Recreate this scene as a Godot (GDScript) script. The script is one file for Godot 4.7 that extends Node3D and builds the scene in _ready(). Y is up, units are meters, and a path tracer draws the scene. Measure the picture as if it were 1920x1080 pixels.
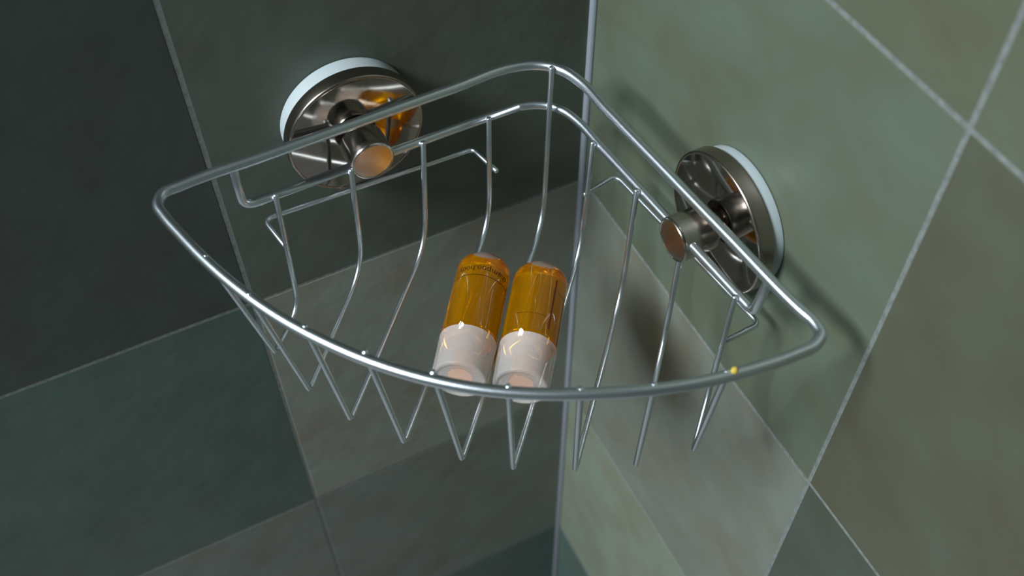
extends Node3D

# A corner of a shower: two walls of dark green tiles, a chromed wire corner basket on two suction cups, two small amber bottles.
# Lengths below are millimetres from the point where the room's corner meets a tile joint; mm() turns them into the world's metres.
const Y0 := 1.125
const TILE := 250.0
const JOINT_LEFT := -219.7      # the first upright joint on the left wall (x)
const JOINT_RIGHT := 240.9      # and on the right wall (z)

var M := {}


func mm(x: float, y: float, z: float) -> Vector3:
	return Vector3(x * 0.001, Y0 + y * 0.001, z * 0.001)


func mv(v: Vector3) -> Vector3:
	return mm(v.x, v.y, v.z)


func _ready():
	# --- camera, sky, lights, exposure
	var cam := Camera3D.new()
	cam.name = "camera"
	cam.fov = 30.0
	cam.near = 0.01
	cam.position = mm(-252.1, 500.45, 406.5)
	cam.rotation_degrees = Vector3(-52.186, -26.348, -0.349)
	var optics := CameraAttributesPhysical.new()
	optics.frustum_focal_length = 44.785
	optics.frustum_focus_distance = 0.54
	optics.frustum_near = 0.01
	optics.frustum_far = 100.0
	optics.exposure_aperture = 10.0
	cam.attributes = optics
	add_child(cam)
	cam.current = true
	var env := Environment.new()
	env.background_mode = Environment.BG_COLOR
	env.background_color = Color(0.02, 0.02, 0.02)
	env.ambient_light_source = Environment.AMBIENT_SOURCE_BG
	env.tonemap_mode = Environment.TONE_MAPPER_LINEAR
	env.tonemap_exposure = 1.0
	env.sdfgi_enabled = true
	env.ssao_enabled = true
	env.ssil_enabled = true
	var world := WorldEnvironment.new()
	world.name = "world"
	world.environment = env
	add_child(world)
	var lamp_at := mm(-1400, 1345, 215)
	var key := AreaLight3D.new()
	key.name = "lamp_light"
	key.area_size = Vector2(0.6, 0.6)
	key.light_color = Color(0.93, 0.97, 1.0)
	key.light_energy = 10.4
	key.area_range = 8.0
	key.area_attenuation = 2.0
	key.shadow_enabled = true
	key.position = lamp_at + Vector3(0, -0.012, 0)
	key.rotation_degrees = Vector3(-90, 0, 0)
	add_child(key)

	make_materials()

	# --- the room
	tiled_wall("left")
	tiled_wall("right")
	var bead := start()
	tube(bead, [mm(-0.7, -1124, 0.7), mm(-0.7, 1374, 0.7)], 0.0026, 14)
	var tr := put("trim_1", bead, M.silicone, self)
	tag(tr, "thin grey silicone bead running down the corner between the two tiled walls", "sealant", "", "structure")
	shell("floor", Vector3(-1.1, -0.05, 1.1), Vector3(2.4, 0.1, 2.4), M.floor_tile, "plain grey shower floor far below the basket", "floor")
	shell("ceiling", Vector3(-1.1, 2.55, 1.1), Vector3(2.4, 0.1, 2.4), M.plaster, "plain grey ceiling above the shower", "ceiling")
	shell("wall_front", Vector3(-1.1, 1.25, 2.25), Vector3(2.4, 2.5, 0.1), M.slate_paint, "plain dark grey wall opposite the dark tiled wall", "wall")
	shell("wall_back", Vector3(-2.25, 1.25, 1.1), Vector3(0.1, 2.5, 2.2), M.plaster, "plain grey wall opposite the lighter tiled wall", "wall")

	# --- the things
	basket()
	suction_cup(Transform3D(Basis(Vector3(1, 0, 0), Vector3(0, 0, 1), Vector3(0, -1, 0)), mm(-146.4, 118.6, 0)), 18.2, 39.4, "round steel suction cup on the dark left wall, peach reflection on its knob")
	suction_cup(Transform3D(Basis(Vector3(0, 0, 1), Vector3(-1, 0, 0), Vector3(0, -1, 0)), mm(0, 113, 145.8)), 14.9, 38.6, "round steel suction cup on the lighter right wall, brown reflection on its knob")
	bottle(Vector3(-147.2, 52.8, 135.2), Vector3(-101.6, 48.1, 71.0), "small amber bottle with rounded base, left of the pair, dark lettering across its body", true)
	bottle(Vector3(-122.0, 52.8, 152.6), Vector3(-77.3, 48.2, 90.4), "small amber bottle with white cap, right of the pair, dark red stripe along its body", false)
	lamp(lamp_at)


# ---------------------------------------------------------------- helpers

func tag(o: Node, label: String, category: String, group := "", kind := ""):
	if label: o.set_meta("label", label)
	if category: o.set_meta("category", category)
	if group: o.set_meta("group", group)
	if kind: o.set_meta("kind", kind)


func base(called: String, label: String, category: String, at := Transform3D.IDENTITY, group := "", kind := "") -> Node3D:
	var o := Node3D.new()
	o.name = called
	o.transform = at
	tag(o, label, category, group, kind)
	add_child(o, true)
	return o


func start() -> SurfaceTool:
	var st := SurfaceTool.new()
	st.begin(Mesh.PRIMITIVE_TRIANGLES)
	return st


func put(called: String, st: SurfaceTool, material: Material, parent: Node) -> MeshInstance3D:
	st.index()
	st.generate_normals()
	return put_mesh(called, st.commit(), material, parent)


func put_mesh(called: String, mesh: Mesh, material: Material, parent: Node) -> MeshInstance3D:
	var o := MeshInstance3D.new()
	o.name = called
	o.mesh = mesh
	o.material_override = material
	o.cast_shadow = GeometryInstance3D.SHADOW_CASTING_SETTING_ON
	parent.add_child(o, true)
	return o


func quad(st: SurfaceTool, a: Vector3, b: Vector3, c: Vector3, d: Vector3):
	for v in [a, b, c, a, c, d]:
		st.add_vertex(v)


func lathe(st: SurfaceTool, profile: Array, seg := 64):   # profile: Vector2(radius, height) in mm, travelling with the outside on its right
	var group := 0
	for i in profile.size() - 1:
		var p: Vector2 = profile[i] * 0.001
		var q: Vector2 = profile[i + 1] * 0.001
		if i > 0:
			var before: Vector2 = profile[i] - profile[i - 1]
			if absf(before.angle_to(profile[i + 1] - profile[i])) > 0.62:
				group += 1
		st.set_smooth_group(group)
		for k in seg:
			var u := TAU * k / seg
			var w := TAU * (k + 1) / seg
			var a := Vector3(p.x * cos(u), p.y, -p.x * sin(u))
			var b := Vector3(q.x * cos(u), q.y, -q.x * sin(u))
			var c := Vector3(q.x * cos(w), q.y, -q.x * sin(w))
			var d := Vector3(p.x * cos(w), p.y, -p.x * sin(w))
			if p.x < 1e-7:
				for v in [a, b, c]: st.add_vertex(v)
			elif q.x < 1e-7:
				for v in [a, b, d]: st.add_vertex(v)
			else:
				quad(st, a, b, c, d)


func tube(st: SurfaceTool, path: Array, r: float, sides := 14, closed := false):
	st.set_smooth_group(0)
	var n := path.size()
	var tangents := []
	for i in n:
		var before: Vector3 = path[(i - 1 + n) % n] if closed else path[maxi(i - 1, 0)]
		var after: Vector3 = path[(i + 1) % n] if closed else path[mini(i + 1, n - 1)]
		tangents.append((after - before).normalized())
	var rings := []
	var side: Vector3 = tangents[0].cross(Vector3(0.31, 0.83, 0.17)).normalized()
	for i in n:
		var t: Vector3 = tangents[i]
		side = (side - t * side.dot(t)).normalized()
		rings.append(ring(path[i], side, t.cross(side), r, sides))
	if closed:
		rings.append(rings[0])
		# turn the last ring so that it meets the first with the least twist
		var best := 0
		var least := 1e9
		for s in sides:
			var far: float = (rings[n - 1][s] - rings[0][0]).length()
			if far < least:
				least = far
				best = s
		var turned := PackedVector3Array()
		for s in sides: turned.append(rings[0][(s - best + sides) % sides])
		rings[n] = turned
	else:
		for e in 2:
			var i: int = 0 if e == 0 else n - 1
			var out: Vector3 = -tangents[0] if e == 0 else tangents[n - 1]
			var old: PackedVector3Array = rings[0] if e == 0 else rings[rings.size() - 1]
			for c in [[0.75, 0.3], [0.02, 0.45]]:
				var now := PackedVector3Array()
				for v in old: now.append(path[i] + (v - path[i]) * c[0] + out * r * c[1])
				if e == 0: rings.push_front(now)
				else: rings.push_back(now)
	for i in rings.size() - 1:
		for s in sides:
			var s2 := (s + 1) % sides
			quad(st, rings[i][s], rings[i + 1][s], rings[i + 1][s2], rings[i][s2])


func ring(at: Vector3, x: Vector3, y: Vector3, r: float, sides: int) -> PackedVector3Array:
	var out := PackedVector3Array()
	for s in sides:
		var u := TAU * s / sides
		out.append(at + (x * cos(u) + y * sin(u)) * r)
	return out


func fillet(points: Array, radii: Array) -> Array:   # corners rounded with arcs of about the given radius (mm)
	var out := [points[0]]
	for i in range(1, points.size() - 1):
		var p: Vector3 = points[i]
		var a: Vector3 = (points[i - 1] - p).normalized()
		var b: Vector3 = (points[i + 1] - p).normalized()
		var reach: float = minf(radii[i] / maxf(tan(a.angle_to(b) / 2), 0.05), 0.49 * minf((points[i - 1] - p).length(), (points[i + 1] - p).length()))
		for k in 9:
			var t := k / 8.0
			out.append((p + a * reach) * (1 - t) * (1 - t) + p * 2 * t * (1 - t) + (p + b * reach) * t * t)
	out.append(points[points.size() - 1])
	return out


func smooth(points: Array, closed: bool, steps := 6) -> Array:   # a Hermite curve through points that lie unevenly
	var n := points.size()
	var slopes := []
	for i in n:
		var a: Vector3 = points[(i - 1 + n) % n] if closed or i > 0 else points[0]
		var b: Vector3 = points[i]
		var c: Vector3 = points[(i + 1) % n] if closed or i < n - 1 else points[n - 1]
		var la := maxf((b - a).length(), 1e-6)
		var lc := maxf((c - b).length(), 1e-6)
		slopes.append((((b - a) / la) * lc + ((c - b) / lc) * la) / (la + lc))
	var out := []
	for i in (n if closed else n - 1):
		var p: Vector3 = points[i]
		var q: Vector3 = points[(i + 1) % n]
		var l := (q - p).length()
		for k in steps:
			var t := k / float(steps)
			out.append(p * (2 * t * t * t - 3 * t * t + 1) + slopes[i] * l * (t * t * t - 2 * t * t + t) + q * (3 * t * t - 2 * t * t * t) + slopes[(i + 1) % n] * l * (t * t * t - t * t))
	if not closed: out.append(points[n - 1])
	return out


func to_world(points: Array) -> Array:
	return points.map(func(v): return mv(v))


# ---------------------------------------------------------------- materials

func noise_texture(seed_: int, frequency: float, octaves: int, low: Color, mid: Color, high: Color, size := 512) -> NoiseTexture2D:
	var n := FastNoiseLite.new()
	n.seed = seed_
	n.noise_type = FastNoiseLite.TYPE_SIMPLEX_SMOOTH
	n.frequency = frequency
	n.fractal_type = FastNoiseLite.FRACTAL_FBM
	n.fractal_octaves = octaves
	n.fractal_gain = 0.55
	var t := NoiseTexture2D.new()
	t.width = size
	t.height = size
	t.seamless = true
	t.noise = n
	var g := Gradient.new()
	g.offsets = PackedFloat32Array([0.0, 0.5, 1.0])
	g.colors = PackedColorArray([low, mid, high])
	t.color_ramp = g
	return t


func bumps(seed_: int, frequency: float, strength: float) -> NoiseTexture2D:
	var t := noise_texture(seed_, frequency, 4, Color.BLACK, Color(0.5, 0.5, 0.5), Color.WHITE)
	t.color_ramp = null
	t.as_normal_map = true
	t.bump_strength = strength
	return t


func plain(color: Color, roughness: float, metallic := 0.0, specular := 0.5) -> StandardMaterial3D:
	var m := StandardMaterial3D.new()
	m.albedo_color = color
	m.roughness = roughness
	m.metallic = metallic
	m.metallic_specular = specular
	return m


func make_materials():
	var mottle := noise_texture(11, 0.006, 6, Color(0.86, 0.82, 0.77), Color(0.88, 0.885, 0.865), Color(0.90, 0.94, 0.94), 1024)
	var relief := bumps(5, 0.02, 3.0)
	var patchy := noise_texture(23, 0.008, 4, Color(0.40, 0.40, 0.40), Color(0.52, 0.52, 0.52), Color(0.66, 0.66, 0.66))
	# glazes: tile hues differ; brightness also carries sheen and uneven light on the walls
	var glazes_with_light := {
		"moss": Color(0.375, 0.410, 0.349), "slate": Color(0.372, 0.392, 0.368), "olive": Color(0.334, 0.341, 0.279), "teal": Color(0.320, 0.388, 0.364), "sage": Color(0.510, 0.536, 0.475), "umber": Color(0.340, 0.365, 0.328), "night": Color(0.228, 0.256, 0.236), "sheen_grey": Color(0.548, 0.552, 0.516), "mist": Color(0.475, 0.488, 0.449), "ash": Color(0.452, 0.464, 0.436), "fern": Color(0.296, 0.320, 0.280), "pine": Color(0.292, 0.364, 0.336), "khaki": Color(0.374, 0.394, 0.325),
	}
	for k in glazes_with_light:
		var m := plain(glazes_with_light[k], 0.95, 0.0, 0.5)
		m.albedo_texture = mottle
		m.roughness_texture = patchy
		m.roughness_texture_channel = BaseMaterial3D.TEXTURE_CHANNEL_RED
		m.normal_enabled = true
		m.normal_texture = relief
		m.normal_scale = 0.12
		m.uv1_triplanar = true
		m.uv1_world_triplanar = true
		m.uv1_scale = Vector3(2.3, 2.3, 2.3)
		M[k] = m
	M.grout = plain(Color(0.475, 0.495, 0.48), 0.8, 0.0, 0.4)
	M.grout.albedo_texture = noise_texture(3, 0.05, 3, Color(0.75, 0.75, 0.75), Color(0.9, 0.9, 0.9), Color.WHITE)
	M.grout.uv1_triplanar = true
	M.grout.uv1_world_triplanar = true
	M.grout.uv1_scale = Vector3(8, 8, 8)
	M.silicone = plain(Color(0.50, 0.525, 0.55), 0.35)
	M.plaster = plain(Color(0.38, 0.39, 0.38), 0.9, 0.0, 0.3)
	M.slate_paint = plain(Color(0.36, 0.38, 0.36), 0.8)
	M.floor_tile = plain(Color(0.52, 0.52, 0.51), 0.6)
	var pits := bumps(9, 0.03, 4.0)
	M.chrome = plain(Color(0.82, 0.85, 0.87), 0.3, 1.0)
	M.chrome.normal_enabled = true
	M.chrome.normal_texture = pits
	M.chrome.normal_scale = 0.1
	M.chrome.uv1_triplanar = true
	M.chrome.uv1_scale = Vector3(30, 30, 30)
	M.steel = plain(Color(0.62, 0.585, 0.55), 0.07, 1.0)
	M.knob = plain(Color(0.72, 0.69, 0.66), 0.2, 1.0)
	M.pad = plain(Color(0.62, 0.65, 0.655), 0.4)
	M.pad.subsurf_scatter_enabled = true
	M.pad.subsurf_scatter_strength = 0.2
	M.amber = plain(Color(1.0, 0.68, 0.02, 0.11), 0.02)
	M.amber.refraction_enabled = true
	M.amber.refraction_scale = 0.046
	M.cap = plain(Color(0.86, 0.83, 0.81, 0.3), 0.3)
	M.cap.transparency = BaseMaterial3D.TRANSPARENCY_ALPHA
	M.bubble = plain(Color(0.42, 0.41, 0.38, 0.72), 0.3)
	M.bubble.transparency = BaseMaterial3D.TRANSPARENCY_ALPHA
	M.band = plain(Color(0.60, 0.56, 0.52), 0.25, 1.0)
	M.neck_glow = plain(Color(0.92, 0.57, 0.0), 0.5)
	M.ink = plain(Color(0.13, 0.06, 0.03), 0.8, 0.0, 0.2)
	M.red_ink = plain(Color(0.33, 0.08, 0.04), 0.6)
	M.speck = plain(Color(0.70, 0.60, 0.24), 0.7)
	M.enamel = plain(Color(0.85, 0.86, 0.86), 0.4)
	M.glow = plain(Color(0.9, 0.92, 0.95), 0.5)
	M.glow.emission_enabled = true
	M.glow.emission = Color(0.93, 0.97, 1.0)
	M.glow.emission_energy_multiplier = 3.0


# ---------------------------------------------------------------- room

func shell(called: String, at: Vector3, size: Vector3, material: Material, label: String, category: String):
	var b := BoxMesh.new()
	b.size = size
	var o := put_mesh(called, b, material, self)
	o.position = at
	tag(o, label, category, "", "structure")


func tile_mesh(w: float, h: float) -> ArrayMesh:   # in metres, lying in x and y with its face towards +z at z = 0
	var st := start()
	var x := w / 2
	var y := h / 2
	var e := 0.0007
	var levels := [[x, -0.004], [x, -e], [x - e * 0.3, -e * 0.3], [x - e, 0.0]]
	var rings := []
	for l in levels:
		var inset: float = x - l[0]
		rings.append([Vector3(-x + inset, -y + inset, l[1]), Vector3(x - inset, -y + inset, l[1]), Vector3(x - inset, y - inset, l[1]), Vector3(-x + inset, y - inset, l[1])])
	st.set_smooth_group(-1)
	for i in 3:
		for k in 4:
			var k2 := (k + 1) % 4
			quad(st, rings[i][k], rings[i + 1][k], rings[i + 1][k2], rings[i][k2])
	quad(st, rings[3][3], rings[3][2], rings[3][1], rings[3][0])
	st.generate_normals()
	return st.commit()


func tiled_wall(side: String):
	var left := side == "left"
	var wall := base("wall_" + side, "dark green tiled wall, the shadowed one on the left" if left else "green grey tiled wall, the brighter one on the right", "wall", Transform3D.IDENTITY, "", "structure")
	var box := BoxMesh.new()
	box.size = Vector3(2.3, 2.5, 0.1) if left else Vector3(0.1, 2.5, 2.3)
	var bed := put_mesh("grout", box, M.grout, wall)
	tag(bed, "pale grey grout in the joints", "", "", "")
	bed.position = Vector3(-1.05, 1.25, -0.05014) if left else Vector3(0.05014, 1.25, 1.05)
	var turn := Basis.IDENTITY if left else Basis(Vector3(0, 1, 0), -PI / 2)
	var gap := 1.7
	var picks := RandomNumberGenerator.new()
	picks.seed = 41 if left else 17
	# the tiles the photograph shows, by [column from the corner, course above the joint at height 0]
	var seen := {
		[0, 0]: "umber", [0, -1]: "sheen_grey", [0, -2]: "ash", [0, -3]: "teal", [1, 0]: "night", [1, -1]: "pine", [1, -2]: "ash",  # the paler tile by the corner also carries reflected sheen in its colour
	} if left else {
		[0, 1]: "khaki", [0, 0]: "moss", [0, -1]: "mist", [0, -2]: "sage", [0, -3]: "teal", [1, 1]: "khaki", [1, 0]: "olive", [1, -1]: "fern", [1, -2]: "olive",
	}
	var names := ["moss", "slate", "olive", "teal", "sage", "umber"]
	var meshes := {}
	var rest := start()
	for row in range(-5, 6):
		for col in 10:
			var edge: float = absf(JOINT_LEFT if left else JOINT_RIGHT)
			var near: float = 0.0 if col == 0 else edge + (col - 1) * TILE
			var far: float = minf(edge + col * TILE, 2190.0)
			var low: float = maxf(row * TILE, -1125.0)
			var high: float = minf((row + 1) * TILE, 1375.0)
			if far - near < 8.0 or high - low < 8.0: continue
			var w := (far - near - gap) * 0.001
			var h := (high - low - gap) * 0.001
			var key := "%.4f %.4f" % [w, h]
			if not meshes.has(key): meshes[key] = tile_mesh(w, h)
			var mid := (near + far) / 2
			# tiles are never laid quite flush
			var proud := picks.randf_range(-0.05, 0.05)
			var at := mm(-mid, (low + high) / 2, proud) if left else mm(-proud, (low + high) / 2, mid)
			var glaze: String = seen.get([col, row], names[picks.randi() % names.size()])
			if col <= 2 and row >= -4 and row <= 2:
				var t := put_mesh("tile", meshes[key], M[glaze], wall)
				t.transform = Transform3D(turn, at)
			else:
				rest.append_from(meshes[key], 0, Transform3D(turn, at))
	var others := put_mesh("tile_field", rest.commit(), M.moss, wall)
	others.set_meta("kind", "stuff")


func lamp(at: Vector3):
	var o := base("ceiling_lamp", "square white ceiling lamp with a glowing face", "lamp", Transform3D(Basis.IDENTITY, at))
	var st := start()
	st.set_smooth_group(-1)
	for s in [[-1, 0, 0.012, 0.32], [1, 0, 0.012, 0.32], [0, -1, 0.32, 0.012], [0, 1, 0.32, 0.012]]:
		var b := BoxMesh.new()
		b.size = Vector3(2 * s[2], 0.03, 2 * s[3])
		st.append_from(b, 0, Transform3D(Basis.IDENTITY, Vector3(0.312 * s[0], 0.015, 0.312 * s[1])))
	put_mesh("frame", st.commit(), M.enamel, o)
	var g := BoxMesh.new()
	g.size = Vector3(0.6, 0.02, 0.6)
	var face := put_mesh("lamp_face", g, M.glow, o)
	face.position = Vector3(0, 0.012, 0)


# ---------------------------------------------------------------- basket

func basket():
	var o := base("wire_basket", "chromed wire corner basket hung between two suction cups", "basket", Transform3D(Basis.IDENTITY, mm(-130, 36, 130)))
	var home := mm(-130, 36, 130)
	var local := func(points: Array) -> Array: return points.map(func(v): return mv(v) - home)
	# the rim: a flat closed loop, its two straight sides along the walls and a bowed front
	var plan := [Vector2(-40, 81), Vector2(-41.3, 60), Vector2(-45, 48), Vector2(-49.5, 41.8), Vector2(-55, 37.8), Vector2(-64, 34.6), Vector2(-100, 34.7), Vector2(-150, 35.9), Vector2(-200, 37.2), Vector2(-237, 38), Vector2(-246, 39.3), Vector2(-249.6, 45), Vector2(-248.8, 53), Vector2(-245.6, 66), Vector2(-240.5, 84), Vector2(-232.5, 106), Vector2(-223, 126.5), Vector2(-211, 146.5), Vector2(-196.5, 166), Vector2(-180.5, 183), Vector2(-162.5, 198), Vector2(-140, 211.8), Vector2(-123, 220), Vector2(-105, 227.5), Vector2(-85, 233.6), Vector2(-64, 237.6), Vector2(-42, 239.8), Vector2(-33, 239.4), Vector2(-28.3, 236.5), Vector2(-27, 230), Vector2(-28.3, 222), Vector2(-32, 179), Vector2(-36, 130)]
	var loop := plan.map(func(v): return Vector3(v.x, 143.8, v.y))
	var st := start()
	tube(st, local.call(smooth(loop, true)), 0.0026, 18, true)
	tag(put("rim", st, M.chrome, o), "thick bowed rim wire", "")
	# the second rail hangs below the rim's two straight sides
	var rail: Array = fillet([Vector3(-213, 142, 37.6), Vector3(-213, 117, 37.6), Vector3(-150, 117, 35.9), Vector3(-100, 117, 34.7)], [0, 7, 1, 0])
	rail += smooth([Vector3(-64, 117, 34.6), Vector3(-55, 117, 37.6), Vector3(-49, 117, 41.5), Vector3(-44.5, 117, 48), Vector3(-41.2, 117, 60), Vector3(-40, 117, 78)], false)
	rail += fillet([Vector3(-36, 117, 130), Vector3(-30.5, 117, 200.5), Vector3(-30.2, 142, 203)], [0, 5, 0])
	st = start()
	tube(st, local.call(rail), 0.0023, 16)
	tag(put("hanger_rail", st, M.chrome, o), "lower rail under the rim", "")
	# nine rods, each from the rail down, across the floor and up to the bowed front: top, back bend, front bend, end
	var rods := [
		[Vector3(-197.3, 120.5, 40.4), Vector3(-200.7, 36, 44.1), Vector3(-221.9, 37, 66.6), Vector3(-239.4, 145.9, 85.4)],
		[Vector3(-158.3, 118.7, 39.4), Vector3(-161.8, 49, 43), Vector3(-214, 37, 96.7), Vector3(-229.4, 145.9, 113.6)],
		[Vector3(-119.1, 119, 38.4), Vector3(-125.4, 50, 44.9), Vector3(-201.9, 40, 123.8), Vector3(-214.2, 145.9, 139.7)],
		[Vector3(-82.1, 118.9, 37.5), Vector3(-84.5, 42, 40.1), Vector3(-183.1, 38, 146.5), Vector3(-197, 145.9, 162.4)],
		[Vector3(-50.7, 146.5, 45.6), Vector3(-56.7, 42, 52.3), Vector3(-161.2, 36, 166.8), Vector3(-176.6, 145.9, 183.5)],
		[Vector3(-43.3, 119.5, 77.2), Vector3(-50, 47, 84), Vector3(-141.2, 36, 182.5), Vector3(-153.1, 145.9, 202.9)],
		[Vector3(-40.3, 119.5, 115.2), Vector3(-46.4, 46, 121.5), Vector3(-114.8, 36, 196.7), Vector3(-128.5, 145.9, 216.7)],
		[Vector3(-34.6, 117, 149), Vector3(-42, 46, 157.5), Vector3(-87.3, 36, 207.7), Vector3(-101.9, 145.9, 227.8)],
		[Vector3(-34.3, 119.5, 190.7), Vector3(-37.3, 49, 192.9), Vector3(-58.1, 36, 213.5), Vector3(-73.1, 145.9, 235.5)],
	]
	for r in rods:
		st = start()
		tube(st, local.call(fillet(r, [0, 26, 3.5, 0])), 0.00145, 12)
		put("rod", st, M.chrome, o)
	# two bent wires that keep the basket off the walls
	for b in [
		[[Vector3(-198.4, 82.5, 42.5), Vector3(-203, 83, 18), Vector3(-84.5, 83, 20.5), Vector3(-80, 83, 41.5)], [0, 5, 4, 0]],
		[[Vector3(-48, 86, 80.3), Vector3(-26, 86, 75.5), Vector3(-14.2, 86, 190.5), Vector3(-36.6, 86, 191.8)], [0, 5, 4, 0]],
	]:
		st = start()
		tube(st, local.call(fillet(b[0], b[1])), 0.0014, 12)
		put("bumper_wire", st, M.chrome, o)
	# the yellow speck on the rim's front
	st = start()
	lathe(st, [Vector2(0, 0), Vector2(1.3, 0.1), Vector2(1.75, 0.9), Vector2(1.5, 2.3), Vector2(0.8, 3), Vector2(0, 3.1)], 16)
	var sp := put("speck", st, M.speck, o)
	sp.scale = Vector3(0.85, 0.85, 0.85)
	sp.position = mm(-70.5, 145.6, 236.5) - home
	tag(sp, "small yellow speck", "")


func suction_cup(at: Transform3D, face: float, front: float, label: String):   # heights above the wall, mm: of the cover's face and of the knob's
	var o := base("suction_cup", label, "suction cup", at, "suction cups that hold the basket")
	var back := face - 8.0
	var st := start()
	lathe(st, [Vector2(0, 0.1), Vector2(33.9, 0.1), Vector2(34.6, 0.6), Vector2(34.7, back - 0.5), Vector2(34.2, back + 0.6), Vector2(0, back + 0.6)], 96)
	tag(put("rubber_pad", st, M.pad, o), "white rubber pad", "")
	st = start()
	var edge := [Vector2(0, back), Vector2(35, back), Vector2(36.2, back + 0.2), Vector2(36.4, back + 0.8)]
	for v in [Vector2(36.4, -1.3), Vector2(36.3, -0.8), Vector2(36.0, -0.3), Vector2(35.5, 0), Vector2(35.0, 0), Vector2(34.7, -0.2), Vector2(34.6, -0.6), Vector2(0, -0.6)]:
		edge.append(v + Vector2(0, face))
	lathe(st, edge, 96)
	tag(put("cover_band", st, M.band, o), "brushed steel edge of the cover", "")
	st = start()
	var dome := [Vector2(34.7, face - 1)]
	for k in 12:
		var d := 34.65 * (1 - k / 11.0)
		dome.append(Vector2(d, face - 0.4 + 1.5 * (1 - pow(d / 34.65, 2))))
	lathe(st, dome, 96)
	tag(put("cover_face", st, M.steel, o), "mirror polished steel face of the cover", "")
	st = start()
	lathe(st, [Vector2(0, face), Vector2(8, face), Vector2(7.6, face + 1.5), Vector2(7.5, face + 6), Vector2(0, face + 6)], 48)
	put("stem", st, M.knob, o)
	st = start()
	var foot := face + 4.6
	lathe(st, [Vector2(0, foot), Vector2(10.2, foot), Vector2(11.1, foot + 0.3), Vector2(11.5, foot + 1.3), Vector2(11.5, front - 1.6), Vector2(11.35, front - 0.7), Vector2(10.9, front - 0.1), Vector2(10.4, front), Vector2(10.0, front - 0.3), Vector2(0, front - 0.2)], 64)
	tag(put("knob", st, M.knob, o), "round steel knob with a flat face", "")


# ---------------------------------------------------------------- bottles

func patch(st: SurfaceTool, r: float, a0: float, a1: float, y0: float, y1: float):   # a printed strip on a cylinder; angles from the side that faces up, mm
	var n := maxi(1, int(absf(a1 - a0) / 0.06))
	for k in n:
		var u: float = lerpf(a0, a1, k / float(n))
		var w: float = lerpf(a0, a1, (k + 1) / float(n))
		var p := func(a: float, y: float) -> Vector3: return Vector3(r * sin(a), y, r * cos(a)) * 0.001
		quad(st, p.call(u, y0), p.call(u, y1), p.call(w, y1), p.call(w, y0))


func lettering(words: String, r: float, height: float, y: float, turned: bool) -> SurfaceTool:   # letters bent round the bottle
	var t := TextMesh.new()
	var f := SystemFont.new()
	f.font_names = PackedStringArray(["Droid Sans"])
	t.font = f
	t.text = words
	t.font_size = 32
	t.pixel_size = height / 32.0 * 0.001
	t.depth = 0.00004
	t.curve_step = 2.0
	var arrays := t.get_mesh_arrays()
	var v: PackedVector3Array = arrays[Mesh.ARRAY_VERTEX]
	var index: PackedInt32Array = arrays[Mesh.ARRAY_INDEX] if arrays[Mesh.ARRAY_INDEX] != null else PackedInt32Array(range(v.size()))
	var st := start()
	st.set_smooth_group(-1)
	for i in index:
		var p := v[i]
		if turned: p = Vector3(-p.x, -p.y, p.z)
		var a := p.x / (r * 0.001)
		var d := r * 0.001 + p.z
		st.add_vertex(Vector3(d * sin(a), y * 0.001 + p.y, d * cos(a)))
	return st


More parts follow.
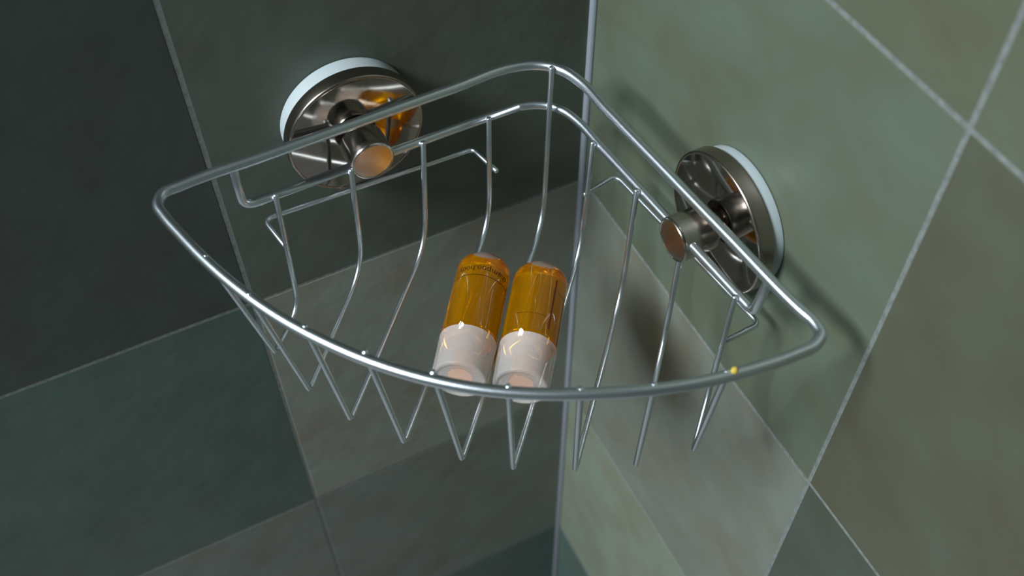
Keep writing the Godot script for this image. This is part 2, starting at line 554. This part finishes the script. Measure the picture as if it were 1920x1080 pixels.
func bottle(cap_end: Vector3, base_end: Vector3, label: String, lettered: bool):
	var axis := (base_end - cap_end).normalized()
	var eye := Vector3(-130, 450, 287)      # the side with the print lies upwards
	var front := (eye - axis * eye.dot(axis)).normalized()
	var o := base("bottle", label, "bottle", Transform3D(Basis(axis.cross(front), axis, front), mv(cap_end)), "amber bottles in the basket")
	var long := (base_end - cap_end).length()
	var r := 14.6
	var round := 8.3
	var st := start()
	var profile := [Vector2(0, 2.6), Vector2(6, 2.6), Vector2(6.6, 3.2), Vector2(6.6, 20), Vector2(9, 22), Vector2(12.3, 23), Vector2(13.4, 24.6), Vector2(r, 26), Vector2(r, long - round)]
	for k in range(1, 9):
		var u := k / 8.0 * PI / 2
		profile.append(Vector2(r - round + round * cos(u), long - round + round * sin(u)))
	profile += [Vector2(3, long - 0.3), Vector2(0, long - 0.4)]
	lathe(st, profile, 64)
	put("body", st, M.amber, o)
	st = start()
	lathe(st, [Vector2(0, 0.9), Vector2(11.2, 0.9), Vector2(12.0, 0.1), Vector2(12.5, 0), Vector2(13.3, 0.1), Vector2(13.9, 0.5), Vector2(14.2, 1.2), Vector2(14.85, 23.6), Vector2(14.8, 24.1), Vector2(14.5, 24.3), Vector2(14.2, 24.1), Vector2(13.3, 22.8), Vector2(12.7, 2.6), Vector2(12.3, 2.2), Vector2(0, 2.2)], 64)
	tag(put("cap", st, M.cap, o), "milky white screw cap", "")
	st = start()
	lathe(st, [Vector2(0, 2.28), Vector2(5.6, 2.28), Vector2(6.2, 2.35), Vector2(6.2, 2.55), Vector2(0, 2.55)], 32)  # added disc: paints the amber that shows through the milky cap end
	tag(put("neck_glow_disc", st, M.neck_glow, o), "added orange disc for the amber neck showing through the cap", "")
	# the air that has gathered under the raised base
	st = start()
	st.set_smooth_group(0)
	var skin := func(a: float, u: float) -> Vector3:
		var rr := r - round + round * cos(u) + 0.06
		return Vector3(rr * sin(a), long - round + (round + 0.06) * sin(u), rr * cos(a)) * 0.001
	for i in 5:
		for k in 28:
			var u0 := TAU * k / 28
			var u1 := TAU * (k + 1) / 28
			var s0 := i / 5.0
			var s1 := (i + 1) / 5.0
			var at := func(s: float, w: float) -> Vector3: return skin.call(0.5 * s * cos(w) - 0.05, 0.38 + 0.42 * s * sin(w))
			quad(st, at.call(s0, u0), at.call(s0, u1), at.call(s1, u1), at.call(s1, u0))
	var air := put("air_bubble", st, M.bubble, o)
	tag(air, "clear air bubble", "")
	st = start()
	st.set_smooth_group(0)
	if lettered:
		put("lettering", lettering("shampoo.body", r + 0.04, 4.4, long - 16, true), M.ink, o)
		patch(st, r + 0.05, -1.25, 1.25, long - 21.0, long - 20.65)
		put("printed_line", st, M.ink, o)
	else:
		patch(st, r + 0.05, 0.52, 0.59, long - 47, long - 13.5)
		tag(put("printed_stripe", st, M.red_ink, o), "dark red stripe", "")
		st = start()
		patch(st, r + 0.05, -0.7, 0.35, long - 40.2, long - 40)
		patch(st, r + 0.05, 0.75, 1.25, long - 21.2, long - 21)
		put("printed_line", st, M.ink, o)
